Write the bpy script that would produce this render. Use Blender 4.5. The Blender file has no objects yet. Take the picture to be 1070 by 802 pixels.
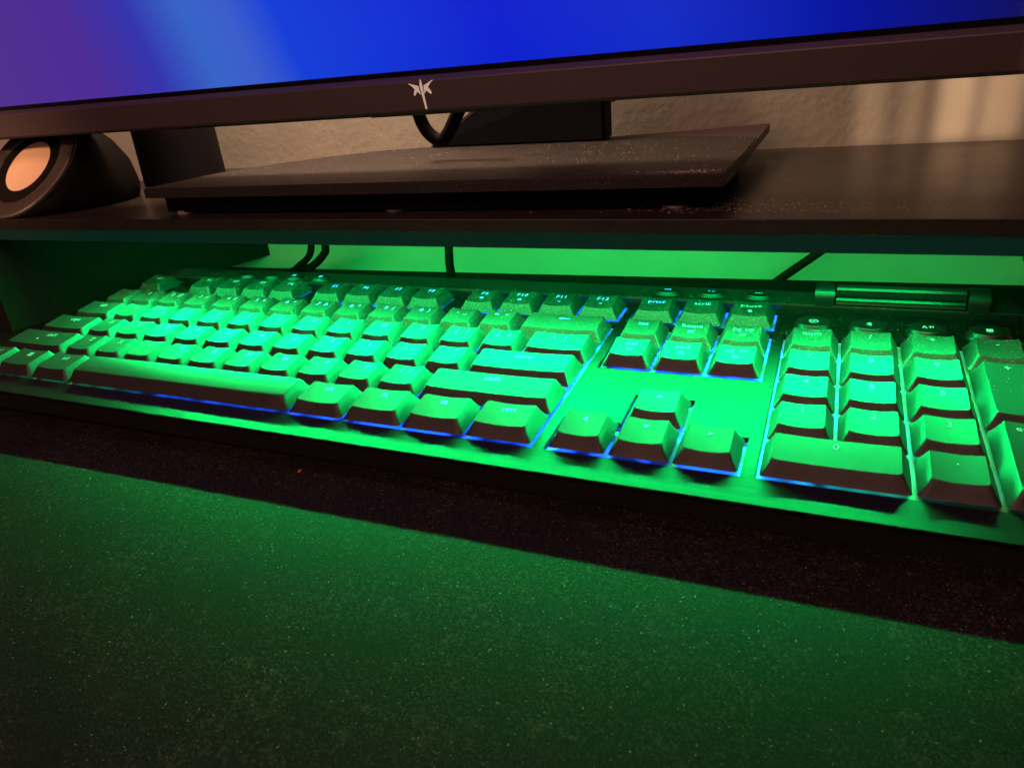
import bpy, bmesh, math, random
from mathutils import Vector, Matrix
random.seed(7)
S = 0.001                      # all lengths below are in millimetres
sc = bpy.context.scene
col = sc.collection
U = 19.05

# ------------------------------------------------------------------ materials
def mat(name):
    m = bpy.data.materials.new(name); m.use_nodes = True
    nt = m.node_tree; nt.nodes.clear()
    out = nt.nodes.new('ShaderNodeOutputMaterial')
    return m, nt, out
def N(nt, t, **kw):
    n = nt.nodes.new(t)
    for k, v in kw.items():
        if k in n.inputs: n.inputs[k].default_value = v
        else: setattr(n, k, v)
    return n
def mapping(nt, scale=(1, 1, 1), coord='Object'):
    tc = N(nt, 'ShaderNodeTexCoord'); mp = N(nt, 'ShaderNodeMapping')
    mp.inputs['Scale'].default_value = scale
    nt.links.new(tc.outputs[coord], mp.inputs['Vector'])
    return mp
def world_pos(nt, scale=(1, 1, 1)):
    g = N(nt, 'ShaderNodeNewGeometry'); mp = N(nt, 'ShaderNodeMapping')
    mp.inputs['Scale'].default_value = scale
    nt.links.new(g.outputs['Position'], mp.inputs['Vector'])
    return mp
def ramp(nt, fac, stops):
    r = N(nt, 'ShaderNodeValToRGB')
    el = r.color_ramp.elements
    while len(el) > 1: el.remove(el[-1])
    el[0].position = stops[0][0]; el[0].color = stops[0][1]
    for p, c in stops[1:]:
        e = el.new(p); e.color = c
    nt.links.new(fac, r.inputs['Fac'])
    return r
def g(v): return (v, v, v, 1)
def math_(nt, op, a, b=None, clamp=False):
    n = N(nt, 'ShaderNodeMath'); n.operation = op; n.use_clamp = clamp
    for i, x in enumerate((a, b)):
        if x is None: continue
        if isinstance(x, (int, float)): n.inputs[i].default_value = x
        else: nt.links.new(x, n.inputs[i])
    return n.outputs[0]
def mixc(nt, fac, a, b):
    n = N(nt, 'ShaderNodeMix'); n.data_type = 'RGBA'
    for s, x in ((n.inputs['Factor'], fac), (n.inputs['A'], a), (n.inputs['B'], b)):
        if isinstance(x, (int, float, tuple)): s.default_value = x
        else: nt.links.new(x, s)
    return n.outputs['Result']

def dusty(name, base, rough, dust=0.25, dustcol=(0.30, 0.27, 0.24, 1), spec=0.5, grain=3600, rear=None,
          metal=0.0, bump=0.02, thresh=0.62, smudge=0.0, brushed=False):
    """dark plastic or metal with a fine layer of dust grains; rear=(y0,y1) lets the dust build up towards the back"""
    m, nt, out = mat(name)
    p = N(nt, 'ShaderNodeBsdfPrincipled')
    mp = world_pos(nt)
    n1 = N(nt, 'ShaderNodeTexNoise', Scale=grain / 2.2, Detail=2.0, Roughness=0.7)
    n2 = N(nt, 'ShaderNodeTexNoise', Scale=60.0, Detail=4.0, Roughness=0.65)
    n3 = N(nt, 'ShaderNodeTexNoise', Scale=700.0, Detail=3.0, Roughness=0.6)
    for n in (n1, n2, n3): nt.links.new(mp.outputs[0], n.inputs['Vector'])
    spk = ramp(nt, n1.outputs['Fac'], [(thresh - 0.03, g(0)), (thresh + 0.05, g(1))]).outputs['Color']
    pat = ramp(nt, n2.outputs['Fac'], [(0.32, g(0.15)), (0.68, g(1))]).outputs['Color']
    f = math_(nt, 'MULTIPLY', spk, pat)
    f = math_(nt, 'ADD', math_(nt, 'MULTIPLY', f, dust * 3.6), math_(nt, 'MULTIPLY', pat, dust * 0.10))
    if rear:
        sx = N(nt, 'ShaderNodeSeparateXYZ'); nt.links.new(mp.outputs[0], sx.inputs[0])
        mr = N(nt, 'ShaderNodeMapRange'); mr.clamp = True
        mr.inputs['From Min'].default_value = rear[0] * S; mr.inputs['From Max'].default_value = rear[1] * S
        mr.inputs['To Min'].default_value = rear[2]; mr.inputs['To Max'].default_value = 1.0
        nt.links.new(sx.outputs['Y'], mr.inputs['Value'])
        f = math_(nt, 'MULTIPLY', f, mr.outputs[0])
    f = math_(nt, 'MINIMUM', f, 1.0)
    c = mixc(nt, f, base, dustcol)
    nt.links.new(c, p.inputs['Base Color'])
    rr = math_(nt, 'ADD', rough, math_(nt, 'MULTIPLY', f, 0.5))
    rr = math_(nt, 'ADD', rr, math_(nt, 'MULTIPLY', math_(nt, 'SUBTRACT', n2.outputs['Fac'], 0.5), smudge))
    nt.links.new(math_(nt, 'MINIMUM', rr, 1.0), p.inputs['Roughness'])
    p.inputs['Specular IOR Level'].default_value = spec
    p.inputs['Metallic'].default_value = metal
    b = N(nt, 'ShaderNodeBump', Strength=bump * 10, Distance=0.0001)
    h = n3.outputs['Fac']
    if brushed:
        mb = mapping(nt, (22, 1100, 22))
        nb = N(nt, 'ShaderNodeTexNoise', Scale=1.0, Detail=4.0, Roughness=0.7)
        nt.links.new(mb.outputs[0], nb.inputs['Vector'])
        h = nb.outputs['Fac']
        p.inputs['Anisotropic'].default_value = 0.4
        vr = ramp(nt, nb.outputs['Fac'], [(0.3, g(0.55)), (0.7, g(1.35))])
        mx = N(nt, 'ShaderNodeMix'); mx.data_type = 'RGBA'; mx.blend_type = 'MULTIPLY'; mx.inputs['Factor'].default_value = 1.0
        nt.links.new(c, mx.inputs['A']); nt.links.new(vr.outputs['Color'], mx.inputs['B']); nt.links.new(mx.outputs['Result'], p.inputs['Base Color'])
    nt.links.new(h, b.inputs['Height']); nt.links.new(b.outputs[0], p.inputs['Normal'])
    nt.links.new(p.outputs[0], out.inputs['Surface'])
    return m

KEY = dusty('keycap_plastic', (0.0035, 0.0035, 0.0035, 1), 0.57, dust=0.26, rear=(52, 88, 0.05), spec=0.72, bump=0.012, smudge=0.12, dustcol=(0.26, 0.25, 0.22, 1))
PLATE = dusty('brushed_aluminium_plate', (0.017, 0.0165, 0.0165, 1), 0.50, dust=0.04, rear=(40, 110, 0.25), metal=0.85, bump=0.03, brushed=True)
BODY = dusty('black_body_plastic', (0.012, 0.012, 0.012, 1), 0.45, dust=0.05)
BAR = dusty('black_rear_bar', (0.005, 0.005, 0.006, 1), 0.38, dust=0.07, thresh=0.60)
SHELF = dusty('dark_laminate', (0.018, 0.014, 0.012, 1), 0.30, dust=0.12, grain=4200, thresh=0.66, spec=0.38, smudge=0.15)
BASEM = dusty('dusty_black_base', (0.012, 0.009, 0.010, 1), 0.55, dust=0.13, spec=0.28, grain=4200, thresh=0.63)
BEZEL = dusty('bezel_plastic', (0.040, 0.024, 0.030, 1), 0.52, dust=0.07, grain=3800, thresh=0.66)
BLACK = dusty('black_plastic', (0.005, 0.005, 0.006, 1), 0.38, dust=0.02)
RUBBER = dusty('black_cable_rubber', (0.004, 0.004, 0.004, 1), 0.7, dust=0.0, spec=0.15)
SPK = dusty('speaker_shell', (0.004, 0.003, 0.003, 1), 0.75, dust=0.0, spec=0.08)
RINGM = dusty('speaker_ring', (0.045, 0.034, 0.030, 1), 0.42, dust=0.10)
CONE = dusty('speaker_cone', (0.72, 0.52, 0.36, 1), 0.55, dust=0.0)
METAL = dusty('roller_metal', (0.05, 0.05, 0.05, 1), 0.30, dust=0.03, metal=0.9)
PAD = dusty('rubber_pad', (0.20, 0.17, 0.15, 1), 0.6, dust=0.1)

def emis(name, colr, strength, base=(0.02, 0.02, 0.02, 1)):
    m, nt, out = mat(name)
    p = N(nt, 'ShaderNodeBsdfPrincipled', Roughness=0.5)
    p.inputs['Base Color'].default_value = base
    p.inputs['Emission Color'].default_value = colr
    p.inputs['Emission Strength'].default_value = strength
    nt.links.new(p.outputs[0], out.inputs['Surface'])
    return m

def backlight_nodes(nt, noise_scale, lo, hi):
    """keyboard backlight: blue in the middle of the board, green at both ends; returns colour and a 0..1 patchiness"""
    mp = world_pos(nt)
    sx = N(nt, 'ShaderNodeSeparateXYZ'); nt.links.new(mp.outputs[0], sx.inputs[0])
    mr = N(nt, 'ShaderNodeMapRange'); mr.inputs['From Min'].default_value = 0; mr.inputs['From Max'].default_value = 0.44
    nt.links.new(sx.outputs['X'], mr.inputs['Value'])
    c = ramp(nt, mr.outputs[0], [(0.0, (0.02, 0.45, 0.12, 1)), (0.20, (0.01, 0.50, 0.22, 1)), (0.28, (0.005, 0.09, 1, 1)),
                                 (0.66, (0.005, 0.07, 1, 1)), (0.80, (0.005, 0.10, 1, 1)), (0.86, (0.01, 0.5, 0.42, 1)), (1.0, (0.01, 0.55, 0.2, 1))])
    s = ramp(nt, mr.outputs[0], [(0.0, g(0.05)), (0.24, g(0.07)), (0.30, g(0.30)), (0.42, g(0.25)), (0.46, g(0.9)), (0.62, g(1)), (0.80, g(0.9)), (0.87, g(0.25)), (0.94, g(0.06))])
    n = N(nt, 'ShaderNodeTexNoise', Scale=noise_scale, Detail=1.0)
    nt.links.new(mp.outputs[0], n.inputs['Vector'])
    q = ramp(nt, n.outputs['Fac'], [(lo, g(0.06)), (hi, g(1))])
    return c.outputs['Color'], math_(nt, 'MULTIPLY', s.outputs['Color'], q.outputs['Color'])

m, nt, out = mat('backlit_switch_tray'); TRAY = m
p = N(nt, 'ShaderNodeBsdfPrincipled', Roughness=0.4)
p.inputs['Base Color'].default_value = (0.16, 0.17, 0.17, 1)
cc, ss = backlight_nodes(nt, 90.0, 0.40, 0.62)
nt.links.new(cc, p.inputs['Emission Color'])
nt.links.new(math_(nt, 'MULTIPLY', ss, 3.4), p.inputs['Emission Strength'])
nt.links.new(p.outputs[0], out.inputs['Surface'])

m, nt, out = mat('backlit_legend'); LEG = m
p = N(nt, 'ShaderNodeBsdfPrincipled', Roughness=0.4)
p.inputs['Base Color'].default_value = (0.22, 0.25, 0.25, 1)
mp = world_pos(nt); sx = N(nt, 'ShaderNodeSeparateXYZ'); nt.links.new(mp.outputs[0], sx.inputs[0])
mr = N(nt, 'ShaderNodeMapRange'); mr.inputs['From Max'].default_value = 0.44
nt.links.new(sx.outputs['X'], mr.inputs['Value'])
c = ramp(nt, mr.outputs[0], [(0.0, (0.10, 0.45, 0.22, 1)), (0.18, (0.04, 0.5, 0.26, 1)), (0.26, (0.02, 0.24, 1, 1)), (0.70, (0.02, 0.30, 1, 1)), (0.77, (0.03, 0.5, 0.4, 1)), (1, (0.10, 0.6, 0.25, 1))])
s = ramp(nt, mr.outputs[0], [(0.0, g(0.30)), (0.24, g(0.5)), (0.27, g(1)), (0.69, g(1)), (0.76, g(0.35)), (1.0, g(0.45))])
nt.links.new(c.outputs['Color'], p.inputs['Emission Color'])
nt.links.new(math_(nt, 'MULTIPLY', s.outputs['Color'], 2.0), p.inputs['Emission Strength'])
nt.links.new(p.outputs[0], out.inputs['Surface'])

# plaster wall
m, nt, out = mat('painted_plaster'); WALL = m
p = N(nt, 'ShaderNodeBsdfPrincipled', Roughness=0.8)
mp = world_pos(nt)
n1 = N(nt, 'ShaderNodeTexNoise', Scale=230.0, Detail=4.0, Roughness=0.55)
n2 = N(nt, 'ShaderNodeTexNoise', Scale=25.0, Detail=3.0)
n3 = N(nt, 'ShaderNodeTexVoronoi', Scale=160.0)
for n in (n1, n2, n3): nt.links.new(mp.outputs[0], n.inputs['Vector'])
c = ramp(nt, n2.outputs['Fac'], [(0.3, (0.50, 0.47, 0.40, 1)), (0.7, (0.58, 0.54, 0.46, 1))])
nt.links.new(c.outputs['Color'], p.inputs['Base Color'])
b = N(nt, 'ShaderNodeBump', Strength=0.7, Distance=0.00035)
h = math_(nt, 'ADD', n1.outputs['Fac'], math_(nt, 'MULTIPLY', n3.outputs['Distance'], 0.25))
nt.links.new(h, b.inputs['Height']); nt.links.new(b.outputs[0], p.inputs['Normal'])
nt.links.new(p.outputs[0], out.inputs['Surface'])

# desk mat
m, nt, out = mat('black_desk_mat'); DESK = m
p = N(nt, 'ShaderNodeBsdfPrincipled', Roughness=0.75)
mp = world_pos(nt)
n1 = N(nt, 'ShaderNodeTexNoise', Scale=1500.0, Detail=3.0, Roughness=0.75)
n2 = N(nt, 'ShaderNodeTexNoise', Scale=38.0, Detail=5.0, Roughness=0.65)
n3 = N(nt, 'ShaderNodeTexNoise', Scale=420.0, Detail=2.0, Roughness=0.6)
n4 = N(nt, 'ShaderNodeTexNoise', Scale=140.0, Detail=3.0, Roughness=0.6)
for n in (n1, n2, n3, n4): nt.links.new(mp.outputs[0], n.inputs['Vector'])
a = ramp(nt, n1.outputs['Fac'], [(0.50, g(0)), (0.68, g(1))]).outputs['Color']
bq = ramp(nt, n2.outputs['Fac'], [(0.35, g(0.25)), (0.70, g(1))]).outputs['Color']
cq = ramp(nt, n3.outputs['Fac'], [(0.58, g(0)), (0.72, g(1))]).outputs['Color']
dq = ramp(nt, n4.outputs['Fac'], [(0.60, g(0)), (0.76, g(1))]).outputs['Color']
f = math_(nt, 'ADD', math_(nt, 'MULTIPLY', a, 0.62), math_(nt, 'MULTIPLY', cq, 0.26))
f = math_(nt, 'ADD', f, math_(nt, 'MULTIPLY', dq, 0.20))
f = math_(nt, 'MULTIPLY', f, bq)
nt.links.new(mixc(nt, f, (0.0024, 0.0018, 0.0018, 1), (0.080, 0.064, 0.060, 1)), p.inputs['Base Color'])
p.inputs['Specular IOR Level'].default_value = 0.12
b = N(nt, 'ShaderNodeBump', Strength=0.5, Distance=0.0003)
nt.links.new(n1.outputs['Fac'], b.inputs['Height']); nt.links.new(b.outputs[0], p.inputs['Normal'])
nt.links.new(p.outputs[0], out.inputs['Surface'])

# screen picture: purple at the left, a pale blue beam, deep blue, darker violet at the right
m, nt, out = mat('lit_screen'); SCREEN = m
e = N(nt, 'ShaderNodeEmission', Strength=1.0)
mp = mapping(nt, (1, 1, 1)); sx = N(nt, 'ShaderNodeSeparateXYZ'); nt.links.new(mp.outputs[0], sx.inputs[0])
n1 = N(nt, 'ShaderNodeTexNoise', Scale=9.0, Detail=1.0); nt.links.new(mp.outputs[0], n1.inputs['Vector'])
xx = math_(nt, 'ADD', sx.outputs['X'], math_(nt, 'MULTIPLY', sx.outputs['Z'], 0.30))
xx = math_(nt, 'ADD', xx, math_(nt, 'MULTIPLY', math_(nt, 'SUBTRACT', n1.outputs['Fac'], 0.5), 0.03))
mr = N(nt, 'ShaderNodeMapRange'); mr.inputs['From Min'].default_value = -0.274; mr.inputs['From Max'].default_value = 0.276
nt.links.new(xx, mr.inputs['Value'])
c = ramp(nt, mr.outputs[0], [(0.0, (0.085, 0.035, 0.25, 1)), (0.20, (0.075, 0.026, 0.30, 1)), (0.27, (0.035, 0.035, 0.42, 1)),
     (0.325, (0.040, 0.13, 0.58, 1)), (0.37, (0.045, 0.11, 0.60, 1)), (0.42, (0.008, 0.05, 0.68, 1)), (0.60, (0.004, 0.016, 0.62, 1)),
     (0.71, (0.006, 0.026, 0.56, 1)), (0.82, (0.003, 0.008, 0.34, 1)), (0.92, (0.005, 0.006, 0.12, 1)), (1.0, (0.008, 0.006, 0.06, 1))])
nt.links.new(c.outputs['Color'], e.inputs['Color'])
gl = N(nt, 'ShaderNodeBsdfGlossy', Roughness=0.15); gl.inputs['Color'].default_value = (0.002, 0.002, 0.002, 1)
ad = N(nt, 'ShaderNodeAddShader'); nt.links.new(e.outputs[0], ad.inputs[0]); nt.links.new(gl.outputs[0], ad.inputs[1])
nt.links.new(ad.outputs[0], out.inputs['Surface'])

LIPM = emis('lip_glow', (0.0, 0.42, 0.26, 1), 0.03, (0.006, 0.008, 0.008, 1))  # faint teal emission put in for the dim green light on the lip
for n_ in LIPM.node_tree.nodes:
    if n_.type == 'BSDF_PRINCIPLED': n_.inputs['Specular IOR Level'].default_value = 0.08
EMBLEM = emis('emblem_silver_glow', (0.9, 0.7, 0.6, 1), 0.25, (0.75, 0.68, 0.62, 1))  # slight emission put in as the silver's glint, the emblem is unlit
FLECK = emis('dust_fleck', (0, 0, 0, 1), 0.0, (0.45, 0.40, 0.36, 1))
LINT = emis('desk_lint', (0, 0, 0, 1), 0.0, (0.17, 0.145, 0.13, 1))
REDBIT = emis('red_crumb', (0, 0, 0, 1), 0.0, (0.55, 0.10, 0.07, 1))

# ------------------------------------------------------------------ helpers
def obj(name, bm, material, parent=None, smooth=False, matrix=None):
    me = bpy.data.meshes.new(name); bm.to_mesh(me); bm.free()
    me.materials.append(material)
    if smooth:
        for p_ in me.polygons: p_.use_smooth = True
    o = bpy.data.objects.new(name, me); col.objects.link(o)
    if parent: o.parent = parent
    if matrix is not None: o.matrix_local = matrix
    return o
def empty(name, loc=(0, 0, 0), rot=None):
    o = bpy.data.objects.new(name, None); col.objects.link(o)
    o.location = Vector(loc) * S
    if rot is not None: o.rotation_euler = rot
    o.empty_display_size = 0.01
    return o
def tag(o, label=None, cat=None, group=None, kind=None):
    if label: o['label'] = label
    if cat: o['category'] = cat
    if group: o['group'] = group
    if kind: o['kind'] = kind
    return o
def box(bm, x0, x1, y0, y1, z0, z1, bev=0.0, seg=2):
    r = bmesh.ops.create_cube(bm, size=1)
    for v in r['verts']:
        v.co = Vector(((x0 + x1) / 2 + v.co.x * (x1 - x0), (y0 + y1) / 2 + v.co.y * (y1 - y0), (z0 + z1) / 2 + v.co.z * (z1 - z0))) * S
    if bev:
        es = list({e_ for v in r['verts'] for e_ in v.link_edges})
        bmesh.ops.bevel(bm, geom=es, offset=bev * S, segments=seg, affect='EDGES', profile=0.6)
def poly_prism(bm, pts, z0, z1, bev=0.0):
    vs = [bm.verts.new(Vector((x, y, z0)) * S) for x, y in pts]
    f = bm.faces.new(vs)
    r = bmesh.ops.extrude_face_region(bm, geom=[f])
    for v in r['geom']:
        if isinstance(v, bmesh.types.BMVert): v.co.z = z1 * S
    bmesh.ops.recalc_face_normals(bm, faces=bm.faces)
    if bev:
        top = [e_ for e_ in bm.edges if all(abs(v.co.z - z1 * S) < 1e-7 for v in e_.verts)]
        bmesh.ops.bevel(bm, geom=top, offset=bev * S, segments=2, affect='EDGES')
def profile_x(bm, prof, x0, x1, nx=1):
    """prof = closed list of (y,z), extruded along x"""
    rings = []
    for i in range(nx + 1):
        x = x0 + (x1 - x0) * i / nx
        rings.append([bm.verts.new(Vector((x, y, z)) * S) for y, z in prof])
    n = len(prof)
    for a_, b_ in zip(rings, rings[1:]):
        for k in range(n):
            bm.faces.new((a_[k], a_[(k + 1) % n], b_[(k + 1) % n], b_[k]))
    bm.faces.new(rings[0]); bm.faces.new(list(reversed(rings[-1])))
    bmesh.ops.recalc_face_normals(bm, faces=bm.faces)
def tube(name, pts, r, material, n=12, sub=10):
    P = [Vector(p_) for p_ in pts]
    Q = []
    for i in range(len(P) - 1):
        p0 = P[max(0, i - 1)]; p1 = P[i]; p2 = P[i + 1]; p3 = P[min(len(P) - 1, i + 2)]
        for k in range(sub):
            t = k / sub
            Q.append(0.5 * ((2 * p1) + (p2 - p0) * t + (2 * p0 - 5 * p1 + 4 * p2 - p3) * t * t + (3 * p1 - p0 - 3 * p2 + p3) * t ** 3))
    Q.append(P[-1])
    bm = bmesh.new(); rings = []
    up = Vector((0.13, 0.9, 0.2))
    for i, q in enumerate(Q):
        d = (Q[min(i + 1, len(Q) - 1)] - Q[max(i - 1, 0)]).normalized()
        a_ = d.cross(up).normalized(); b_ = d.cross(a_)
        rings.append([bm.verts.new((q + (a_ * math.cos(2 * math.pi * k / n) + b_ * math.sin(2 * math.pi * k / n)) * r) * S) for k in range(n)])
    for a_, b_ in zip(rings, rings[1:]):
        for k in range(n): bm.faces.new((a_[k], a_[(k + 1) % n], b_[(k + 1) % n], b_[k]))
    bm.faces.new(rings[0]); bm.faces.new(rings[-1])
    bmesh.ops.recalc_face_normals(bm, faces=bm.faces)
    return obj(name, bm, material, smooth=True)

# ------------------------------------------------------------------ camera (solved from the key grid)
Cw = Vector((361.68, -182.27, 109.44))
Rw = Matrix(((0.9226749, 0.3768760, -0.0814584), (0.0875868, -0.4106012, -0.9075986), (-0.3754990, 0.8302838, -0.4118607)))
cam = bpy.data.cameras.new('camera'); co = bpy.data.objects.new('camera', cam); col.objects.link(co)
X, Yd, Z = Rw[0], Rw[1], Rw[2]
M = Matrix(((X[0], -Yd[0], -Z[0], Cw[0] * S), (X[1], -Yd[1], -Z[1], Cw[1] * S), (X[2], -Yd[2], -Z[2], Cw[2] * S), (0, 0, 0, 1)))
co.matrix_world = M
cam.sensor_width = 36; cam.lens = 745.9 / 1070 * 36
cam.clip_start = 0.005; cam.clip_end = 50
cam.dof.use_dof = True; cam.dof.focus_distance = 0.29; cam.dof.aperture_fstop = 36.0
sc.camera = co

# ------------------------------------------------------------------ setting
DZ = -13.0                                       # desk level
YAW = 0.02                                       # shelf, screen and wall stand a touch askew to the keyboard
bm = bmesh.new(); box(bm, -900, 1300, -900, 214, DZ - 25, DZ)
dk = tag(obj('desk', bm, DESK), kind='structure')
DTILT = 0.0085
def deskz(x): return -12.6 + DTILT * x            # the desk runs half a degree askew to the keyboard
dk.location.z = (-12.6 - DZ) * S; dk.rotation_euler.y = -DTILT
bm = bmesh.new(); box(bm, -1500, 2000, 0, 20, -800, 1200)
w = obj('wall', bm, WALL); w.location = Vector((205, 254, 0)) * S; w.rotation_euler.z = 0.02
tag(w, kind='structure')

# ------------------------------------------------------------------ monitor shelf
ST = 52.6
sh = tag(empty('monitor_shelf', (205, 77, DZ), (0, 0, 0.005)), 'low dark laminate monitor shelf bridging the keyboard against the wall', 'shelf')
h0 = ST - DZ
bm = bmesh.new(); box(bm, -292, 274, 0, 192, h0 - 5.6, h0, 0.35)
obj('board', bm, SHELF, sh)
bm = bmesh.new(); box(bm, -290, 258, 0.6, 1.8, h0 - 11.7, h0 - 5.65, 0.2)
obj('front_lip', bm, LIPM, sh)
bm = bmesh.new()
poly_prism(bm, [(-292, -4), (-280, -4), (-232, 179), (-292, 179)], 0.02, h0 - 5.7)
obj('side_panel', bm, dusty('panel_fabric', (0.010, 0.010, 0.010, 1), 0.8, dust=0.05, spec=0.2), sh)
bm = bmesh.new(); box(bm, 258, 274, 112, 179, 4.9, h0 - 5.7, 2.0)
obj('side_panel', bm, BLACK, sh)

# led strip fixed under the shelf, just behind the lip
ls = tag(empty('led_strip', (205, 79.5, ST - 5.7), (0, 0, 0.005)), 'green LED light strip stuck along the underside of the shelf front edge', 'light strip')
bm = bmesh.new(); box(bm, -222, 215, 3.2, 4.6, -4.8, -0.02)
obj('strip_tape', bm, emis('strip_tape', (0, 1, 0.15, 1), 0.3), ls)
L = bpy.data.lights.new('led_light', 'AREA'); L.shape = 'RECTANGLE'
L.size = 0.394; L.size_y = 0.004; L.color = (0.0, 1.0, 0.17); L.energy = 0.38; L.spread = math.radians(180)
lo = bpy.data.objects.new('led_light', L); col.objects.link(lo); lo.parent = ls
lo.location = Vector((9, 1.6, -5.3)) * S
L2 = L.copy(); L2.energy = 3.1; L2.size_y = 0.0009
lo2 = bpy.data.objects.new('led_light', L2); col.objects.link(lo2); lo2.parent = ls
lo2.location = Vector((9, 2.0, -5.0)) * S; lo2.rotation_euler.x = math.radians(-78)      # the strip's rounded front glows forwards too
L3 = L.copy(); L3.energy = 0.45
lo3 = bpy.data.objects.new('led_light', L3); col.objects.link(lo3); lo3.parent = ls
lo3.location = Vector((9, 5.2, -5.0)) * S; lo3.rotation_euler.x = math.radians(75)       # and so does its back

# ------------------------------------------------------------------ keyboard
KB = empty('keyboard'); tag(KB, 'full size black mechanical keyboard lit green with blue backlight, dusty at the rear', 'keyboard')
W3 = Matrix(((0.99986245, 0.0163206, -0.00295212), (-0.0164527, 0.99849617, -0.05229446), (0.0020942, 0.05233584, 0.99862734)))
KB.matrix_world = W3.to_4x4()

KEYS = []   # x, y, w, h, legend, sub legend
def row(y, items):
    x = 0
    for it in items:
        if it is None: x += 0.25; continue
        if isinstance(it, (int, float)): x += it; continue
        leg, wd = it[0], it[1]
        KEYS.append((x, y, wd, 1, leg, it[2] if len(it) > 2 else None)); x += wd
row(5.25, [('esc', 1), 1.0, ('F1', 1), ('F2', 1), ('F3', 1), ('F4', 1), 0.5, ('F5', 1), ('F6', 1), ('F7', 1), ('F8', 1), 0.5, ('F9', 1, 'dot'), ('F10', 1, 'dot'), ('F11', 1, 'dash'), ('F12', 1, 'dash'),
      0.25, ('prtsc', 1), ('scrlk', 1), ('pause', 1, 'moon')])
row(4, [('`  ~', 1), ('1  !', 1), ('2  @', 1), ('3  #', 1), ('4  $', 1), ('5  %', 1), ('6  ^', 1), ('7  &', 1), ('8  *', 1), ('9  (', 1), ('0  )', 1), ('-  _', 1), ('=  +', 1), ('BACK', 2), 0.25, ('ins', 1), ('home', 1, 'box'), ('pg up', 1, 'box'),
      0.25, ('num', 1), ('/', 1), ('*', 1), ('-', 1)])
row(3, [('tab', 1.5)] + [(c_, 1) for c_ in 'QWERTYUIOP'] + [('[   {', 1), (']   }', 1), ('\\   |', 1.5), 0.25, ('del', 1, 'box'), ('end', 1, 'box'), ('pg dn', 1, 'box'), 0.25, ('7', 1), ('8', 1), ('9', 1)])
row(2, [('caps', 1.75)] + [(c_, 1) for c_ in 'ASDFGHJKL'] + [(';  :', 1), ("'  \"", 1), ('enter', 2.25), 3.5, ('4', 1), ('5', 1, 'bump'), ('6', 1)])
row(1, [('shift', 2.25, 'up')] + [(c_, 1) for c_ in 'ZXCVBNM'] + [(',  <', 1), ('.  >', 1), ('/  ?', 1), ('shift', 2.75), 1.25, ('UP', 1), 1.25, ('1', 1), ('2', 1), ('3', 1)])
row(0, [('ctrl', 1.25), ('WIN', 1.25), ('alt', 1.25), ('', 6.25), ('alt', 1.25), ('fn', 1.25), ('MENU', 1.25), ('ctrl', 1.25), 0.25, ('LEFT', 1), ('DOWN', 1), ('RIGHT', 1), 0.25, ('0', 2), ('.', 1)])
KEYS.append((21.5, 2, 1, 2, '+', None)); KEYS.append((21.5, 0, 1, 2, 'enter', None))

# top plate with cut-outs
RECT = [(0, 0, 15, 5), (0, 5.25, 1, 6.25), (2, 5.25, 6, 6.25), (6.5, 5.25, 10.5, 6.25), (11, 5.25, 15, 6.25),
        (15.25, 5.25, 18.25, 6.25), (15.25, 3, 18.25, 5), (15.25, 0, 18.25, 1), (16.25, 1, 17.25, 2), (18.5, 0, 22.5, 5)]
g0 = 0.35
R_ = [(a * U - g0, b * U - g0, c_ * U + g0, d * U + g0) for a, b, c_, d in RECT]
OX0, OX1, OY0, OY1 = -5.0, 434.0, -12.8, 121.5
xs = sorted({OX0, OX1} | {r[0] for r in R_} | {r[2] for r in R_}); ys = sorted({OY0, OY1} | {r[1] for r in R_} | {r[3] for r in R_})
def hole(x, y): return any(r[0] < x < r[2] and r[1] < y < r[3] for r in R_)
bm = bmesh.new(); vt = {}
def vv(x, y, z):
    k = (round(x, 3), round(y, 3), z)
    if k not in vt: vt[k] = bm.verts.new(Vector((x, y, z)) * S)
    return vt[k]
solid = {}
for i in range(len(xs) - 1):
    for j in range(len(ys) - 1):
        solid[i, j] = not hole((xs[i] + xs[i + 1]) / 2, (ys[j] + ys[j + 1]) / 2)
for (i, j), s_ in solid.items():
    if not s_: continue
    x0, x1, y0, y1 = xs[i], xs[i + 1], ys[j], ys[j + 1]
    bm.faces.new((vv(x0, y0, 0), vv(x1, y0, 0), vv(x1, y1, 0), vv(x0, y1, 0)))
    for di, dj, a_, b_ in ((-1, 0, (x0, y1), (x0, y0)), (1, 0, (x1, y0), (x1, y1)), (0, -1, (x0, y0), (x1, y0)), (0, 1, (x1, y1), (x0, y1))):
        if not solid.get((i + di, j + dj), False):
            outer = (i + di, j + dj) not in solid
            zb = -1.3 if outer else -2.0
            bm.faces.new((vv(*a_, 0), vv(*a_, zb), vv(*b_, zb), vv(*b_, 0)))
bmesh.ops.recalc_face_normals(bm, faces=bm.faces)
bmesh.ops.dissolve_limit(bm, angle_limit=0.01, verts=bm.verts, edges=bm.edges)
be = [e_ for e_ in bm.edges if all(abs(v.co.z) < 1e-7 for v in e_.verts) and any(abs(f_.normal.z) < 0.5 for f_ in e_.link_faces)]
bmesh.ops.bevel(bm, geom=be, offset=0.28 * S, segments=2, affect='EDGES')
obj('top_plate', bm, PLATE, KB)
bm = bmesh.new(); box(bm, -0.9, 429.6, -0.9, 120.5, -2.3, -1.6)
obj('switch_tray', bm, TRAY, KB)
bm = bmesh.new(); profile_x(bm, [(-12.2, -1.35), (-12.2, -2.4), (-10.6, -9.3), (-10.0, -10.6), (130, -16), (136, -12), (136.5, -2.9), (-10, -2.9), (-10, -1.35)], -4.4, 433.4)
obj('body', bm, BODY, KB)
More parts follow.
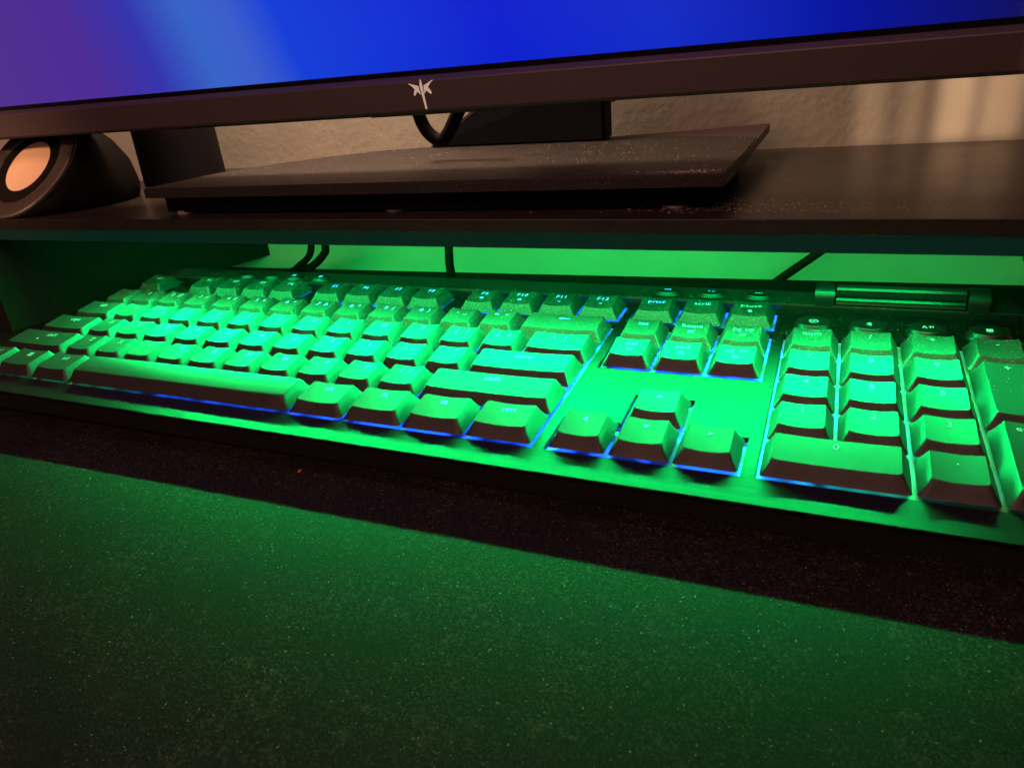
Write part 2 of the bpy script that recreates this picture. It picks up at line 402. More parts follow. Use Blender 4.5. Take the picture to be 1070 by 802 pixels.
bm = bmesh.new(); box(bm, 20, 60, 112, 126, -19.2, -14.5, 0.5); obj('foot', bm, RUBBER, KB)
bm = bmesh.new(); box(bm, 368, 408, 112, 126, -19.2, -14.5, 0.5); obj('foot', bm, RUBBER, KB)

# raised rear bar with rounded corners
bm = bmesh.new()
pts = []
def arc(cx, cy, r, a0, a1, n=8):
    return [(cx + r * math.cos(math.radians(a0 + (a1 - a0) * k / n)), cy + r * math.sin(math.radians(a0 + (a1 - a0) * k / n))) for k in range(n + 1)]
poly_prism(bm, [(OX0, 121.6), (OX1, 121.6)] + arc(OX1 - 13, 124.5, 13, 0, 90) + arc(OX0 + 13, 124.5, 13, 90, 180), -2.4, 2.6, 0.8)
obj('rear_bar', bm, BAR, KB)
bm = bmesh.new(); box(bm, OX0 + 3, 343, 121.0, 121.9, 0.02, 2.0, 0.15); obj('bar_trim', bm, METAL, KB)
bm = bmesh.new(); box(bm, 345, 431, 121.0, 121.9, 0.02, 2.3, 0.15); obj('bar_trim', bm, METAL, KB)

# keycaps --------------------------------------------------------------
cache = {}
def topz(x, y, w_, h_, convex=False):
    """height of the key top: tilted to the typist and dished along x"""
    y0, y1 = 3.5, h_ * U - 4.05
    z = 4.5 + (y - 3.5) / (y1 - y0) * 1.35 if h_ == 1 else 4.7 + (y - 3.5) / (y1 - y0) * 1.5
    W_ = w_ * U; u = (x - 3.2) / (W_ - 6.4) * 2 - 1; u = max(-1, min(1, u))
    if convex: 
        v = (y - y0) / (y1 - y0) * 2 - 1
        return z + 0.5 * (1 - v * v) 
    return z - (0.62 if w_ < 1.4 else 0.45) * (1 - abs(u) ** (2 if w_ < 1.6 else 3)) * (0.75 if h_ > 1 else 1)
def key_mesh(w_, h_, convex):
    k = (w_, h_, convex)
    if k in cache: return cache[k]
    bm = bmesh.new()
    nx, ny = (12 if w_ < 2 else 24), 8
    W_, H_ = w_ * U, h_ * U
    x0, x1, y0, y1 = 3.2, W_ - 3.2, 3.5, H_ - 4.05
    rc = 0.9
    def rr(x, y, X0, X1, Y0, Y1, r):      # pull grid border points onto a rounded rectangle
        cx = min(max(x, X0 + r), X1 - r); cy = min(max(y, Y0 + r), Y1 - r)
        dx, dy = x - cx, y - cy; d = math.hypot(dx, dy)
        if dx and dy and d > r: return cx + dx / d * r, cy + dy / d * r
        return x, y
    us = [0, .035, .09] + [0.09 + 0.82 * i / nx for i in range(1, nx)] + [.91, .965, 1]
    vs = [0, .05, .12] + [0.12 + 0.76 * i / ny for i in range(1, ny)] + [.88, .95, 1]
    G = {}
    for i, u in enumerate(us):
        for j, v in enumerate(vs):
            x, y = x0 + u * (x1 - x0), y0 + v * (y1 - y0)
            z = topz(x, y, w_, h_, convex)
            x2, y2 = rr(x, y, x0, x1, y0, y1, rc)
            G[i, j] = bm.verts.new(Vector((x2, y2, z)) * S)
    n, m_ = len(us), len(vs)
    for i in range(n - 1):
        for j in range(m_ - 1):
            bm.faces.new((G[i, j], G[i + 1, j], G[i + 1, j + 1], G[i, j + 1]))
    border = [(i, 0) for i in range(n)] + [(n - 1, j) for j in range(1, m_)] + [(i, m_ - 1) for i in range(n - 2, -1, -1)] + [(0, j) for j in range(m_ - 2, 0, -1)]
    prev = [G[b_] for b_ in border]
    topring = list(prev)
    for t in (0.06, 0.5, 1.0):
        ring = []
        for (i, j), tv in zip(border, topring):
            bx, by = us[i] * (W_ - 1.0) + 0.5, vs[j] * (H_ - 1.0) + 0.5
            bx, by = rr(bx, by, 0.5, W_ - 0.5, 0.5, H_ - 0.5, 1.0)
            q = t + 0.10 * math.sin(math.pi * t) * 0.6
            x = tv.co.x / S * (1 - t) + bx * t; y = tv.co.y / S * (1 - t) + by * t
            z = tv.co.z / S * (1 - q) + 0.22 * q
            if t == 0.06: z = tv.co.z / S - 0.20; x = tv.co.x / S * 0.93 + bx * 0.07; y = tv.co.y / S * 0.93 + by * 0.07
            ring.append(bm.verts.new(Vector((x, y, z)) * S))
        for k_ in range(len(border)):
            k2 = (k_ + 1) % len(border)
            bm.faces.new((prev[k_], ring[k_], ring[k2], prev[k2]))
        prev = ring
    bmesh.ops.recalc_face_normals(bm, faces=bm.faces)
    me = bpy.data.meshes.new('keycap'); 
    # sharp-ish top rim
    bm.to_mesh(me); bm.free()
    me.materials.append(KEY)
    for p_ in me.polygons: p_.use_smooth = True
    try: me.set_sharp_from_angle(angle=math.radians(32))
    except Exception: pass
    cache[k] = me
    return me

def text_verts(s, size):
    cu = bpy.data.curves.new('t', 'FONT'); cu.body = s; cu.size = size * S; cu.align_x = 'CENTER'; cu.resolution_u = 2
    cu.space_character = 1.08; cu.offset = 0.02 * S
    o = bpy.data.objects.new('t', cu); col.objects.link(o)
    dg = bpy.context.evaluated_depsgraph_get()
    me = bpy.data.meshes.new_from_object(o.evaluated_get(dg))
    bpy.data.objects.remove(o); bpy.data.curves.remove(cu)
    bm = bmesh.new(); bm.from_mesh(me); bpy.data.meshes.remove(me)
    return bm
def shape_bm(polys):
    bm = bmesh.new()
    for P in polys:
        bm.faces.new([bm.verts.new(Vector((x, y, 0)) * S) for x, y in P])
    return bm
def ring_poly(r0, r1, n=20):
    out_ = []
    for k in range(n):
        a0, a1 = 2 * math.pi * k / n, 2 * math.pi * (k + 1) / n
        out_.append([(r0 * math.cos(a0), r0 * math.sin(a0)), (r1 * math.cos(a0), r1 * math.sin(a0)), (r1 * math.cos(a1), r1 * math.sin(a1)), (r0 * math.cos(a1), r0 * math.sin(a1))])
    return out_
GLY = {
 'BACK': [[(-2.6, 0), (-1.2, 0.9), (-1.2, -0.9)], [(-1.2, .22), (-1.2, -.22), (2.4, -.22), (2.4, .22)]],
 'UP': [[(-1.1, -.6), (1.1, -.6), (0, 1.0)]], 'DOWN': [[(-1.1, .6), (0, -1.0), (1.1, .6)]],
 'LEFT': [[(.7, 1.1), (-1.0, 0), (.7, -1.1)]], 'RIGHT': [[(-.7, 1.1), (-.7, -1.1), (1.0, 0)]],
 'WIN': [[(-1.3, .1), (-.1, .1), (-.1, 1.3), (-1.3, 1.3)], [(.1, .1), (1.3, .1), (1.3, 1.3), (.1, 1.3)], [(-1.3, -1.3), (-.1, -1.3), (-.1, -.1), (-1.3, -.1)], [(.1, -1.3), (1.3, -1.3), (1.3, -.1), (.1, -.1)]],
 'MENU': [[(-1.3, .9), (-1.3, .5), (1.3, .5), (1.3, .9)], [(-1.3, .2), (-1.3, -.2), (1.3, -.2), (1.3, .2)], [(-1.3, -.5), (-1.3, -.9), (1.3, -.9), (1.3, -.5)]],
 'dot': [[(1.0 * math.cos(2 * math.pi * k / 16), .8 * math.sin(2 * math.pi * k / 16)) for k in range(16)]],
 'dash': [[(-.7, -.2), (.7, -.2), (.7, .2), (-.7, .2)]],
 'moon': [[(.2, 1.0), (-.6, .7), (-1.0, 0), (-.6, -.8), (.3, -1.0), (1.0, -.5), (.2, -.4), (-.2, .2)]],
 'up': [[(-.8, -.6), (.8, -.6), (0, .8)]],
 'box': [[(-1.1, -.9), (1.1, -.9), (1.1, -.65), (-1.1, -.65)], [(-1.1, .65), (1.1, .65), (1.1, .9), (-1.1, .9)], [(-1.1, -.65), (-.85, -.65), (-.85, .65), (-1.1, .65)], [(.85, -.65), (1.1, -.65), (1.1, .65), (.85, .65)], [(-.4, -.35), (-.1, -.35), (-.1, .35), (-.4, .35)], [(.15, -.35), (.45, -.35), (.45, .35), (.15, .35)]],
 'bump': [[(-1.9, -.2), (1.9, -.2), (1.9, .2), (-1.9, .2)]],
 'play': [[(-1.2, .6), (-1.2, -.6), (-.2, 0)], [(.3, -.6), (.6, -.6), (.6, .6), (.3, .6)], [(.95, -.6), (1.25, -.6), (1.25, .6), (.95, .6)]],
 'prev': [[(-1.3, -.6), (-1.0, -.6), (-1.0, .6), (-1.3, .6)], [(-.9, 0), (.1, -.6), (.1, .6)], [(.2, 0), (1.2, -.6), (1.2, .6)]],
 'next': [[(1.0, -.6), (1.3, -.6), (1.3, .6), (1.0, .6)], [(-.1, .6), (-.1, -.6), (.9, 0)], [(-1.2, .6), (-1.2, -.6), (-.2, 0)]],
 'ringslash': ring_poly(1.1, 1.5) + [[(-.9, -.7), (-.6, -.95), (.9, .7), (.6, .95)]],
 'lock': [[(-.9, -1.1), (.9, -1.1), (.9, 1.1), (-.9, 1.1)]],
 'blue': [[(-.15, -1.3), (.15, -1.3), (.15, 1.3), (-.15, 1.3)], [(.15, 1.3), (.15, .95), (.8, .6), (.8, .85)], [(.15, -1.3), (.8, -.85), (.8, -.6), (.15, -.95)],
          [(-.9, -.75), (-.7, -.95), (.8, .6), (.6, .75)], [(-.9, .75), (.6, -.75), (.8, -.6), (-.7, .95)]],
 'Alt': [[(-1.7, -.9), (-1.3, -.9), (-.75, .9), (-1.05, .9)], [(-.1, -.9), (-.5, -.9), (-1.05, .9), (-.75, .9)], [(-1.3, -.35), (-.5, -.35), (-.55, -.05), (-1.2, -.05)],
         [(.55, -.9), (.85, -.9), (.85, .5), (.55, .5)], [(.2, .4), (1.2, .4), (.7, 1.1)], [(1.3, -.3), (1.6, -.3), (1.6, .9), (1.3, .9)]],
}
ICONLAB = {'BACK': 'left arrow', 'UP': 'up triangle', 'DOWN': 'down triangle', 'LEFT': 'left triangle', 'RIGHT': 'right triangle', 'WIN': 'four squares', 'MENU': 'menu lines'}
def place_legend(bm, cx, cy, kz, lift=0.07):
    bmesh.ops.triangulate(bm, faces=bm.faces)
    for v in bm.verts:
        x, y = cx + v.co.x / S, cy + v.co.y / S
        v.co = Vector((x, y, kz(x, y) + lift)) * S
    return bm
BUMPM = dusty('key_bump', (0.02, 0.02, 0.02, 1), 0.5, dust=0)
for (x, y, w_, h_, leg, sub) in KEYS:
    spacebar = w_ > 6
    me = key_mesh(w_, h_, spacebar)
    nm = 'spacebar' if spacebar else 'keycap'
    o = bpy.data.objects.new(nm, me); col.objects.link(o); o.parent = KB
    # every key sits a hair differently
    o.location = Vector((x * U + random.uniform(-.06, .06), y * U + random.uniform(-.06, .06), random.uniform(-.06, .06))) * S
    o.rotation_euler = (random.uniform(-.004, .004), random.uniform(-.004, .004), random.uniform(-.004, .004))
    if not leg: continue
    if leg in ICONLAB: o['label'] = 'keycap marked with ' + ICONLAB[leg]
    elif leg[0].isalnum(): o['label'] = 'keycap marked ' + leg.split()[0] if '  ' in leg else 'keycap marked ' + leg
    kz = lambda a_, b_, w_=w_, h_=h_: topz(a_, b_, w_, h_)
    cx, cy = w_ * U / 2, h_ * U - 8.2
    if leg in GLY: lb = shape_bm(GLY[leg]); cyy = cy + 0.9
    else:
        small = len(leg) > 1
        size = 3.5 if (small and '  ' not in leg) else 3.7
        if len(leg) >= 4 and '  ' not in leg and w_ == 1: size = 3.3
        lb = text_verts(leg, size); cyy = cy
    if w_ >= 1.5 and leg in ('tab', 'caps') : cx = w_ * U / 2
    if leg == 'shift' and w_ < 2.5: cx = w_ * U / 2 + 3
    place_legend(lb, cx, cyy, kz)
    obj('legend', lb, LEG, o)
    if sub == 'bump':
        b2 = place_legend(shape_bm(GLY['bump']), cx, 6.2, kz, 0.1); obj('homing_bar', b2, BUMPM, o)
    elif sub == 'up':
        b2 = place_legend(shape_bm(GLY['up']), cx - 6, cyy - 2.5, kz); obj('icon', b2, LEG, o)
    elif sub:
        b2 = place_legend(shape_bm(GLY[sub]), cx, cyy - 3.0, kz); obj('icon', b2, LEG, o)

# round buttons above the number pad
def button(cx, cy, rx, ry, z0, z1, icon, sc_=1.0):
    bm = bmesh.new()
    n = 40; rings = []
    for fr, z in ((1.12, z0), (1.10, z0 + .45 * (z1 - z0)), (1.0, z0 + .5 * (z1 - z0)), (0.97, z1 - .25), (0.9, z1), (0.5, z1 - .12)):
        rings.append([bm.verts.new(Vector((cx + rx * fr * math.cos(2 * math.pi * k / n), cy + ry * fr * math.sin(2 * math.pi * k / n), z)) * S) for k in range(n)])
    for a_, b_ in zip(rings, rings[1:]):
        for k in range(n): bm.faces.new((a_[k], a_[(k + 1) % n], b_[(k + 1) % n], b_[k]))
    bm.faces.new(rings[-1]); bmesh.ops.recalc_face_normals(bm, faces=bm.faces)
    o = obj('button', bm, BLACK, KB, smooth=True)
    if icon:
        lb = shape_bm([[(px * sc_, py * sc_) for px, py in P] for P in GLY[icon]])
        place_legend(lb, cx, cy, lambda a_, b_: z1 + 0.02, 0.03); obj('icon', lb, LEG, o)
for cx, ic in ((361.9, 'ringslash'), (381, 'blue'), (400, 'Alt'), (419, 'lock')):
    button(cx, 103.6, 6.3, 5.2, 0.02, 3.4, ic, 1.15)
for cx, ic in ((300.9, 'prev'), (319.7, 'play'), (339.1, 'next')):
    button(cx, 129.5, 5.6, 4.0, 2.2, 4.0, ic, 1.1)
for cx, ic in ((61, None), (78.8, None), (94.4, 'lock'), (112.4, 'lock')):
    button(cx, 127.5, 5.2, 3.8, 2.2, 4.0, ic, 1.1)

# metal volume roller
bm = bmesh.new()
n = 34
yc, zc, rr0 = 127.0, 5.0, 4.6
prof = [(yc + (rr0 + (0.28 if k % 2 else -0.28)) * math.cos(2 * math.pi * k / n), zc + (rr0 + (0.28 if k % 2 else -0.28)) * math.sin(2 * math.pi * k / n)) for k in range(n)]
profile_x(bm, prof, 369.2, 413.6)
obj('volume_roller', bm, METAL, KB)
for a_, b_ in ((361.2, 368.6), (414.3, 421.6)):
    bm = bmesh.new()
    prof = [(yc - 5.0, 2.0), (yc - 5.0, 4.8)] + [(yc + 5.0 * math.cos(math.radians(t)), zc + 5.0 * math.sin(math.radians(t))) for t in range(170, -1, -10)] + [(yc + 5.0, 2.0)]
    profile_x(bm, prof, a_, b_)
    es = [e_ for e_ in bm.edges if abs(e_.verts[0].co.x - e_.verts[1].co.x) < 1e-7]
    bmesh.ops.bevel(bm, geom=es, offset=.5 * S, segments=2, affect='EDGES')
    obj('roller_cap', bm, BLACK, KB)

# ------------------------------------------------------------------ monitor
mo = tag(empty('monitor', (205, 98, ST), (0, 0, YAW)), 'large black monitor showing a deep blue picture, small silver emblem under the screen', 'monitor')
def mz(z): return z - ST
bm = bmesh.new()     # lower bezel with a chamfered ledge on top
profile_x(bm, [(0.4, mz(92.6)), (0, mz(93.6)), (0, mz(104.3)), (0.3, mz(104.8)), (2.4, mz(106.5)), (3.6, mz(106.7)), (3.6, mz(106.2)), (14, mz(106.2)), (16, mz(96)), (16, mz(93.6)), (4.5, mz(93.6)), (4.5, mz(92.6))], -330, 350, 1)
obj('bezel', bm, BEZEL, mo)
bm = bmesh.new(); profile_x(bm, [(2.6, mz(92.2)), (2.6, mz(93.6)), (30, mz(95.5)), (30, mz(90.8))], -329, 349); obj('rear_shell', bm, BLACK, mo)
bm = bmesh.new(); box(bm, -329, 349, 3.7, 4.4, mz(106.25), mz(108.8)); obj('screen_border', bm, dusty('border_black', (0.003, 0.003, 0.004, 1), 0.8, dust=0.0, spec=0.1), mo)
bm = bmesh.new(); box(bm, -326, 346, 4.0, 5.4, mz(108.2), mz(300)); obj('screen', bm, SCREEN, mo)
bm = bmesh.new(); box(bm, -330, 350, 5.5, 32, mz(106.3), mz(308), 2); obj('back_cover', bm, BLACK, mo)
bm = bmesh.new(); box(bm, -28, 31, 4.6, 22, mz(91.2), mz(93.4), 0.4); obj('underside_block', bm, BLACK, mo)
bm = bmesh.new(); box(bm, -140, -26, 4.6, 22, mz(91.6), mz(93.4), 0.4); obj('underside_block', bm, BLACK, mo)
# emblem: a slim blade with two spread wings
E_ = lambda pts: [((x - 436) * 0.0410 + 1.2, (300 - y) * 0.0385 + 99.4) for x, y in pts]
em = [[(425, 145), (437, 165), (449, 225), (455, 300), (472, 445), (462, 452), (452, 445), (432, 320), (414, 215)],
      [(283, 187), (300, 184), (398, 212), (402, 222), (374, 262), (362, 222)],
      [(374, 262), (402, 222), (392, 262), (420, 290), (418, 300), (382, 268), (352, 308), (342, 308), (340, 280), (360, 240)],
      [(574, 165), (560, 165), (462, 210), (460, 220), (488, 258), (500, 218)],
      [(488, 258), (460, 220), (474, 258), (458, 282), (460, 294), (484, 264), (530, 300), (541, 300), (538, 270), (508, 232)]]
bm = bmesh.new()
for P in em:
    vs_ = [bm.verts.new(Vector((x, -0.12, mz(z))) * S) for x, z in E_(P)]
    f_ = bm.faces.new(vs_)
bmesh.ops.triangulate(bm, faces=bm.faces)
r = bmesh.ops.extrude_face_region(bm, geom=list(bm.faces))
for v in r['geom']:
    if isinstance(v, bmesh.types.BMVert): v.co.y = 0.05 * S
bmesh.ops.recalc_face_normals(bm, faces=bm.faces)
obj('emblem', bm, EMBLEM, mo)
# stand base (tray-like, raised rim at the rear right), world mm -> monitor local
rotm = Matrix.Rotation(-YAW, 2)
def ml(x, y):
    v = rotm @ Vector((x - 205, y - 98)); return (v.x, v.y)
TT = 13.5
outline = [(49.5, 84), (190, 87), (329, 92), (331, 145), (331.4, 197), (296, 213), (248, 222), (200, 219), (140, 211), (115, 203), (90, 184), (70, 160), (55, 130)]
outline = [ml(*q) for q in outline]
bm = bmesh.new(); poly_prism(bm, outline, 8.7, TT, 0.5)
obj('stand_base', bm, BASEM, mo)
bm = bmesh.new()
A_ = [ml(248, 222.4), ml(296, 213.4), ml(331.6, 197)]
B_ = [ml(248, 224), ml(300, 233), ml(333.8, 238)]
va = [bm.verts.new(Vector((a_[0], a_[1], TT - 0.2)) * S) for a_ in A_]; vb = [bm.verts.new(Vector((b_[0], b_[1], z_)) * S) for b_, z_ in zip(B_, (TT, TT + .8, TT + 1.8))]
vc = [bm.verts.new(Vector((b_[0], b_[1], z_)) * S) for b_, z_ in zip(B_, (TT - 4, TT - 3, TT - 2.5))]
fr = bm.verts.new(Vector((*ml(331.2, 150), TT - 0.3)) * S); fr2 = bm.verts.new(Vector((*ml(331.2, 150), 9.5)) * S)
for i in range(2):
    bm.faces.new((va[i], va[i + 1], vb[i + 1], vb[i])); bm.faces.new((vb[i], vb[i + 1], vc[i + 1], vc[i])); bm.faces.new((vc[i], vc[i + 1], va[i + 1], va[i]))
bm.faces.new((va[2], fr, vb[2])); bm.faces.new((fr, fr2, vc[2], vb[2])); bm.faces.new((fr2, fr, va[2])); bm.faces.new((vc[2], fr2, va[2]))
obj('base_rim', bm, BEZEL, mo)
bm = bmesh.new()
und = [ml(*q) for q in [(58, 88), (190, 91), (324, 97), (324, 195), (200, 208), (120, 195), (66, 135)]]
poly_prism(bm, und, 1.1, 8.75); obj('base_gap_shade', bm, dusty('gap_shade_black', (0.002, 0.002, 0.003, 1), 0.9, dust=0.0, spec=0.05), mo)  # near-black block put in as the shade of the gap below the base
for fx, fy in ((66, 93), (187, 97), (310, 102), (120, 190), (310, 190)):
    bm = bmesh.new(); lx, ly = ml(fx, fy)
    bmesh.ops.create_cone(bm, cap_ends=True, segments=28, radius1=5.5 * S, radius2=5.2 * S, depth=1.5 * S, matrix=Matrix.Translation(Vector((lx, ly, 0.78)) * S))
    obj('rubber_foot', bm, PAD, mo, smooth=False)
bm = bmesh.new()
poly_prism(bm, [ml(145, 206), ml(253, 206), ml(253, 222), ml(145, 218)], TT - 0.4, mz(99)); 
for v in bm.verts:
    if v.co.z > 0.03 and v.co.x < -0.03: v.co.x += 0.052
bmesh.ops.bevel(bm, geom=list(bm.edges), offset=1.5 * S, segments=3, affect='EDGES')
obj('stand_neck', bm, dusty('neck_black', (0.006, 0.007, 0.012, 1), 0.7, dust=0.0, spec=0.2), mo)
bm = bmesh.new(); box(bm, 0, 52, 122, 138, mz(84), mz(180), 1.5)
for v in bm.verts: v.co.y -= 0.010
obj('stand_column', bm, BLACK, mo)

# cable loop hanging under the screen
o = tube('cable_loop', [(172, 150, 101), (173.5, 150, 90), (177, 150, 81), (184, 150, 75.8), (189, 150, 79), (194, 150, 86), (200, 150, 95), (206, 150, 104)], 3.3, RUBBER)
tag(o, 'flat black cable looping down below the screen beside the stand neck', 'cable')

# ------------------------------------------------------------------ desktop speaker, driver tilted up
spk = tag(empty('desktop_speaker', (-53, 118, ST)), 'round black desktop speaker with a pale cone tilted upwards at the shelf end', 'speaker')
nrm = Vector((-0.03, -0.707, 0.707)).normalized()
cdisc = Vector((0, -18, 77.2 - ST))
def lathe(prof, c, axis, n=56, zmin=None):
    a_ = axis.cross(Vector((1, 0, 0))).normalized(); b_ = axis.cross(a_)
    bm = bmesh.new(); rings = []
    for r_, h_ in prof:
        ring = []
        for k in range(n):
            q = c + axis * h_ + (a_ * math.cos(2 * math.pi * k / n) + b_ * math.sin(2 * math.pi * k / n)) * r_
            if zmin is not None: q.z = max(q.z, zmin)
            ring.append(bm.verts.new(q * S))
        rings.append(ring)
    for r0, r1 in zip(rings, rings[1:]):
        for k in range(n): bm.faces.new((r0[k], r0[(k + 1) % n], r1[(k + 1) % n], r1[k]))
    bm.faces.new(rings[0]); bm.faces.new(rings[-1])
    bmesh.ops.recalc_face_normals(bm, faces=bm.faces)
    return bm
obj('shell', lathe([(34, 0), (37.5, -6), (40, -14), (41, -24), (39, -36), (34, -46), (25, -56), (10, -62), (1, -63)], cdisc, nrm, zmin=0.3), SPK, spk, True)
obj('ring', lathe([(23.6, -5), (24.0, 0.2), (25.2, 0.9), (28.6, 1.6), (32.2, 0.9), (34.0, 0.8), (34.8, 0), (34.6, -3)], cdisc, nrm, zmin=0.1), RINGM, spk, True)
obj('cone', lathe([(24.0, -0.2), (20, -0.6), (13, 0.6), (6, 1.4), (0.5, 1.6)], cdisc, nrm), CONE, spk, True)

# black canister behind the stand base
bm = bmesh.new()
bmesh.ops.create_cone(bm, cap_ends=True, segments=64, radius1=26.5 * S, radius2=25.8 * S, depth=52 * S, matrix=Matrix.Translation(Vector((0, 0, 26.1)) * S))
can = obj('canister', bm, dusty('canister_black', (0.006, 0.005, 0.009, 1), 0.7, dust=0.0, spec=0.2), smooth=True)
can.data.set_sharp_from_angle(angle=math.radians(40))
can.location = Vector((-42, 199, ST)) * S
tag(can, 'plain black cylinder standing behind the left corner of the monitor base', 'canister')

# ------------------------------------------------------------------ cables behind the keyboard
cabs = [([(66, 196, 40), (63, 200, 9), (58, 202, 1), (44, 205, -8), (24, 214, -13), (0, 222, -22), (-30, 232, -40)], 2.6, 'thicker left black cable sloping down to the left behind the keyboard'),
        ([(52, 203, 44), (50, 202, 20), (49, 203, 7), (42, 206, -2), (24, 213, -12), (2, 224, -25), (-24, 232, -44)], 2.3, 'thin black cable dropping steeply at the left and joining its thicker neighbour'),
        ([(154, 205, 44), (152, 205, 8), (150.5, 207, -10), (149, 222, -40)], 2.7, 'black cable hanging straight down the middle of the wall'),
        ([(398, 215, 44), (384, 218, 26), (368, 222, 7.5), (342, 224, -15), (322, 226, -34)], 2.4, 'black cable crossing the wall diagonally near the volume roller')]
for P, r_, lb in cabs:
    tag(tube('power_cable', P, r_, RUBBER), lb, 'cable', 'cables behind the keyboard')

# ------------------------------------------------------------------ dust flecks and lint
def flecks(name, n, fx, fy, fz, smin, smax, label, cat='dust', stretch=1.6, mt=FLECK):
    bm = bmesh.new()
    for _ in range(n):
        x, y = fx(), fy(); z = fz(x, y)
        if z is None: continue
        s_ = random.uniform(smin, smax) * (random.random() ** 1.5 * 0.8 + 0.35)
        a_ = random.uniform(0, 6.28); st = random.uniform(1, stretch)
        k = random.choice((3, 4, 5))
        ring = []
        for i in range(k):
            t = 2 * math.pi * i / k + random.uniform(-.3, .3)
            dx, dy = s_ * st * math.cos(t), s_ * math.sin(t)
            ring.append(bm.verts.new(Vector((x + dx * math.cos(a_) - dy * math.sin(a_), y + dx * math.sin(a_) + dy * math.cos(a_), z + 0.02)) * S))
        tip = bm.verts.new(Vector((x, y, z + 0.02 + s_ * 0.6)) * S)
        for i in range(k): bm.faces.new((ring[i], ring[(i + 1) % k], tip))
    o_ = obj(name, bm, mt)
    tag(o_, label, cat, kind='stuff')
    return o_
ru = random.uniform
flecks('desk_lint', 17000, lambda: ru(-80, 520), lambda: ru(-190, -16), lambda x, y: deskz(x), 0.055, 0.145, 'pale dust and lint sprinkled over the black desk mat', stretch=3.0, mt=LINT)
flecks('shelf_dust', 900, lambda: random.gauss(345, 40), lambda: random.gauss(98, 9), lambda x, y: (ST if (88 < y < 130 and x < 455) else None), 0.12, 0.34, 'white dust specks on the shelf beside the stand base')
flecks('base_dust', 1500, lambda: ru(60, 327), lambda: ru(96, 200), lambda x, y: ST + TT, 0.10, 0.28, 'white dust specks on top of the monitor stand base', stretch=2.2)
flecks('base_edge_dust', 260, lambda: random.gauss(316, 10), lambda: ru(93.5, 101), lambda x, y: (ST + TT if x < 327 else None), 0.14, 0.4, 'clumped dust along the front right edge of the stand base')
def kbz_world(xk, yk, zk):
    v = W3 @ Vector((xk, yk, zk)); return v
bm = bmesh.new()
for _ in range(2600):
    xk = ru(0, 430); yk = random.choice((ru(96, 121), ru(96, 121), ru(122.5, 134), ru(40, 98)))
    if yk > 121: zk = 2.65
    else:
        if yk < 99 and xk < 345: continue
        hit = None
        for (kx, ky, kw, kh, l_, s2) in KEYS:
            if kx * U + 3.4 < xk < (kx + kw) * U - 3.4 and ky * U + 3.6 < yk < (ky + kh) * U - 4.2: hit = topz(xk - kx * U, yk - ky * U, kw, kh)
        if hit is None:
            if hole(xk, yk): continue
            hit = 0.02
        zk = hit
    s_ = ru(.08, .22)
    p0 = kbz_world(xk, yk, zk + .02)
    vs_ = [bm.verts.new((p0 + Vector((s_ * math.cos(t), s_ * math.sin(t), 0))) * S) for t in (0.3, 2.2, 4.4)]
    tp = bm.verts.new((p0 + Vector((0, 0, s_ * .6))) * S)
    for i in range(3): bm.faces.new((vs_[i], vs_[(i + 1) % 3], tp))
tag(obj('keyboard_dust', bm, FLECK), 'dust grains on the rear keys and top bar of the keyboard', 'dust', kind='stuff')
bm = bmesh.new(); bmesh.ops.create_icosphere(bm, subdivisions=1, radius=0.8 * S)
for v in bm.verts: v.co = Vector((v.co.x * .6, v.co.y * 1.4, v.co.z * .6)) * (0.8 + .4 * random.random())
cr = obj('crumb', bm, REDBIT); cr.location = Vector((208, -21.5, deskz(208) + .5)) * S
tag(cr, 'tiny red crumb on the desk mat in front of the keyboard', 'crumb')

# ------------------------------------------------------------------ room light
def area(name, loc, target, sx_, sy_, color, energy):
    l_ = bpy.data.lights.new(name, 'AREA'); l_.shape = 'RECTANGLE'; l_.size = sx_; l_.size_y = sy_; l_.color = color; l_.energy = energy
    o_ = bpy.data.objects.new(name, l_); col.objects.link(o_)
    o_.location = Vector(loc) * S
    d = (Vector(target) - Vector(loc)).normalized()
    o_.rotation_euler = d.to_track_quat('-Z', 'Y').to_euler()
    return o_
area('room_lamp', (-250, -1500, 430), (200, 30, 20), 1.2, 0.6, (1.0, 0.40, 0.30), 4.0)
area('overhead_fill', (230, -520, 1000), (200, -60, 0), 0.7, 0.5, (1.0, 0.46, 0.36), 5.5)  # added overhead fill that lifts the desk, not a known fixture
area('wall_fill', (60, 196, 390), (100, 236, 60), 0.20, 0.04, (1.0, 0.63, 0.42), 3.3)  # unseen light added behind the monitor to brighten the wall above the shelf
sl = bpy.data.lights.new('speaker_spot', 'SPOT'); sl.energy = 36; sl.color = (1.0, 0.50, 0.26); sl.spot_size = math.radians(6.5); sl.spot_blend = 0.6; sl.shadow_soft_size = 0.04  # narrow spot added to brighten the speaker cone
slo = bpy.data.objects.new('speaker_spot', sl); col.objects.link(slo); slo.location = Vector((-500, -620, 420)) * S
slo.rotation_euler = (Vector((-62, 100, 76)) - Vector((-500, -620, 420))).to_track_quat('-Z', 'Y').to_euler()
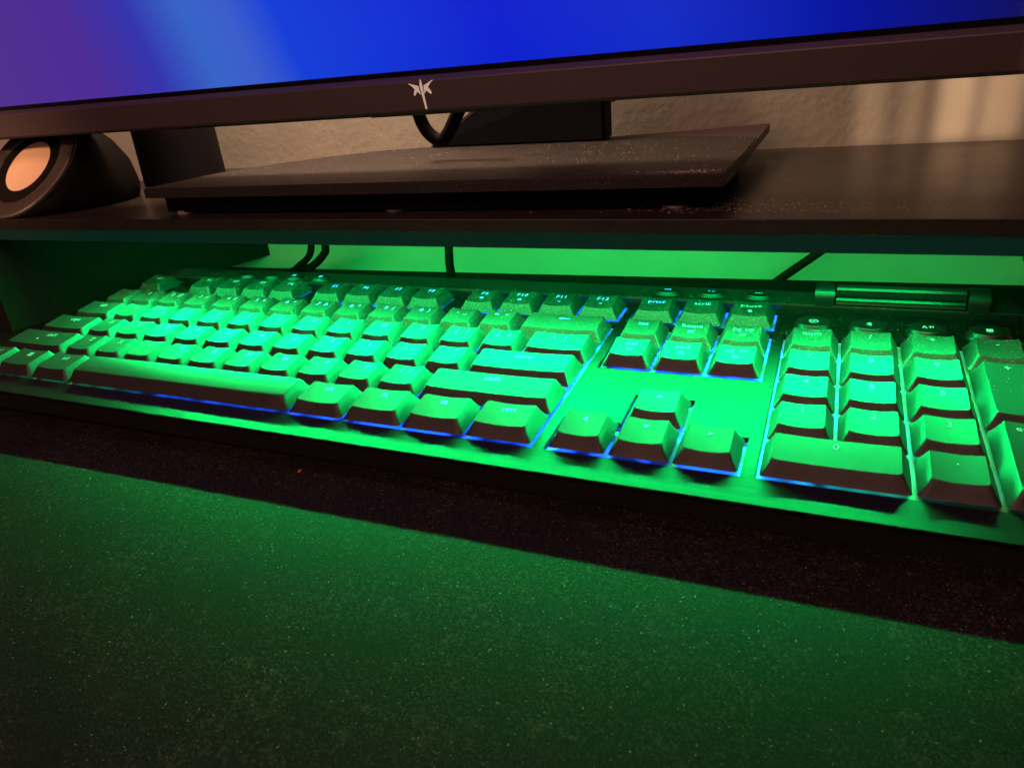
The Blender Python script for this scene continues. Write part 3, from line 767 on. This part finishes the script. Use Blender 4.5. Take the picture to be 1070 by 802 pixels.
# striped light that a curtain lets through onto the wall at the right
sp = bpy.data.lights.new('curtain_light', 'SPOT'); sp.energy = 48; sp.color = (1.0, 0.62, 0.38); sp.spot_size = math.radians(9); sp.spot_blend = 0.35
sp.shadow_soft_size = 0.004
sp.use_nodes = True
nt = sp.node_tree
em_ = [n_ for n_ in nt.nodes if n_.type == 'EMISSION'][0]
geo = N(nt, 'ShaderNodeTexCoord'); sxn = N(nt, 'ShaderNodeSeparateXYZ'); nt.links.new(geo.outputs['Normal'], sxn.inputs[0])
dv = math_(nt, 'MULTIPLY', math_(nt, 'DIVIDE', sxn.outputs['X'], sxn.outputs['Z']), -1.0)
mr = N(nt, 'ShaderNodeMapRange'); mr.inputs['From Min'].default_value = -0.06; mr.inputs['From Max'].default_value = 0.06
nt.links.new(dv, mr.inputs['Value'])
st = ramp(nt, mr.outputs[0], [(0.0, g(0)), (1.0, g(0))])
SPOTRAMP = st
dy = math_(nt, 'DIVIDE', sxn.outputs['Y'], math_(nt, 'ABSOLUTE', sxn.outputs['Z']))
my = N(nt, 'ShaderNodeMapRange'); my.inputs['From Min'].default_value = -0.018; my.inputs['From Max'].default_value = -0.014
nt.links.new(dy, my.inputs['Value'])
nt.links.new(math_(nt, 'MULTIPLY', st.outputs['Color'], my.outputs[0]), em_.inputs['Strength'])
el = st.color_ramp.elements
so = bpy.data.objects.new('curtain_light', sp); col.objects.link(so)
so.location = Vector((700, -900, 135)) * S
d = (Vector((400, 266, 72)) - Vector((700, -900, 135))).normalized()
so.rotation_euler = d.to_track_quat('-Z', 'Y').to_euler()
for p_, v_ in ((0.30, 0.0), (0.34, 0.35), (0.40, 0.30), (0.42, 0.06), (0.46, 0.14), (0.50, 0.40), (0.53, 0.10), (0.56, 0.10), (0.59, 0.85), (0.66, 0.9), (0.69, 0.25), (0.72, 0.7), (0.80, 0.6), (0.84, 0.05), (0.90, 0.0)):
    e_ = el.new(p_); e_.color = g(v_)

wd = bpy.data.worlds.new('World'); sc.world = wd; wd.use_nodes = True
bg = wd.node_tree.nodes['Background']; bg.inputs['Color'].default_value = (0.9, 0.52, 0.42, 1); bg.inputs['Strength'].default_value = 0.02

sc.view_settings.view_transform = 'Standard'; sc.view_settings.look = 'None'; sc.view_settings.exposure = 0; sc.view_settings.gamma = 1
sc.render.engine = 'CYCLES'
sc.cycles.use_denoising = True
sc.cycles.max_bounces = 6
sc.cycles.sample_clamp_indirect = 4.0
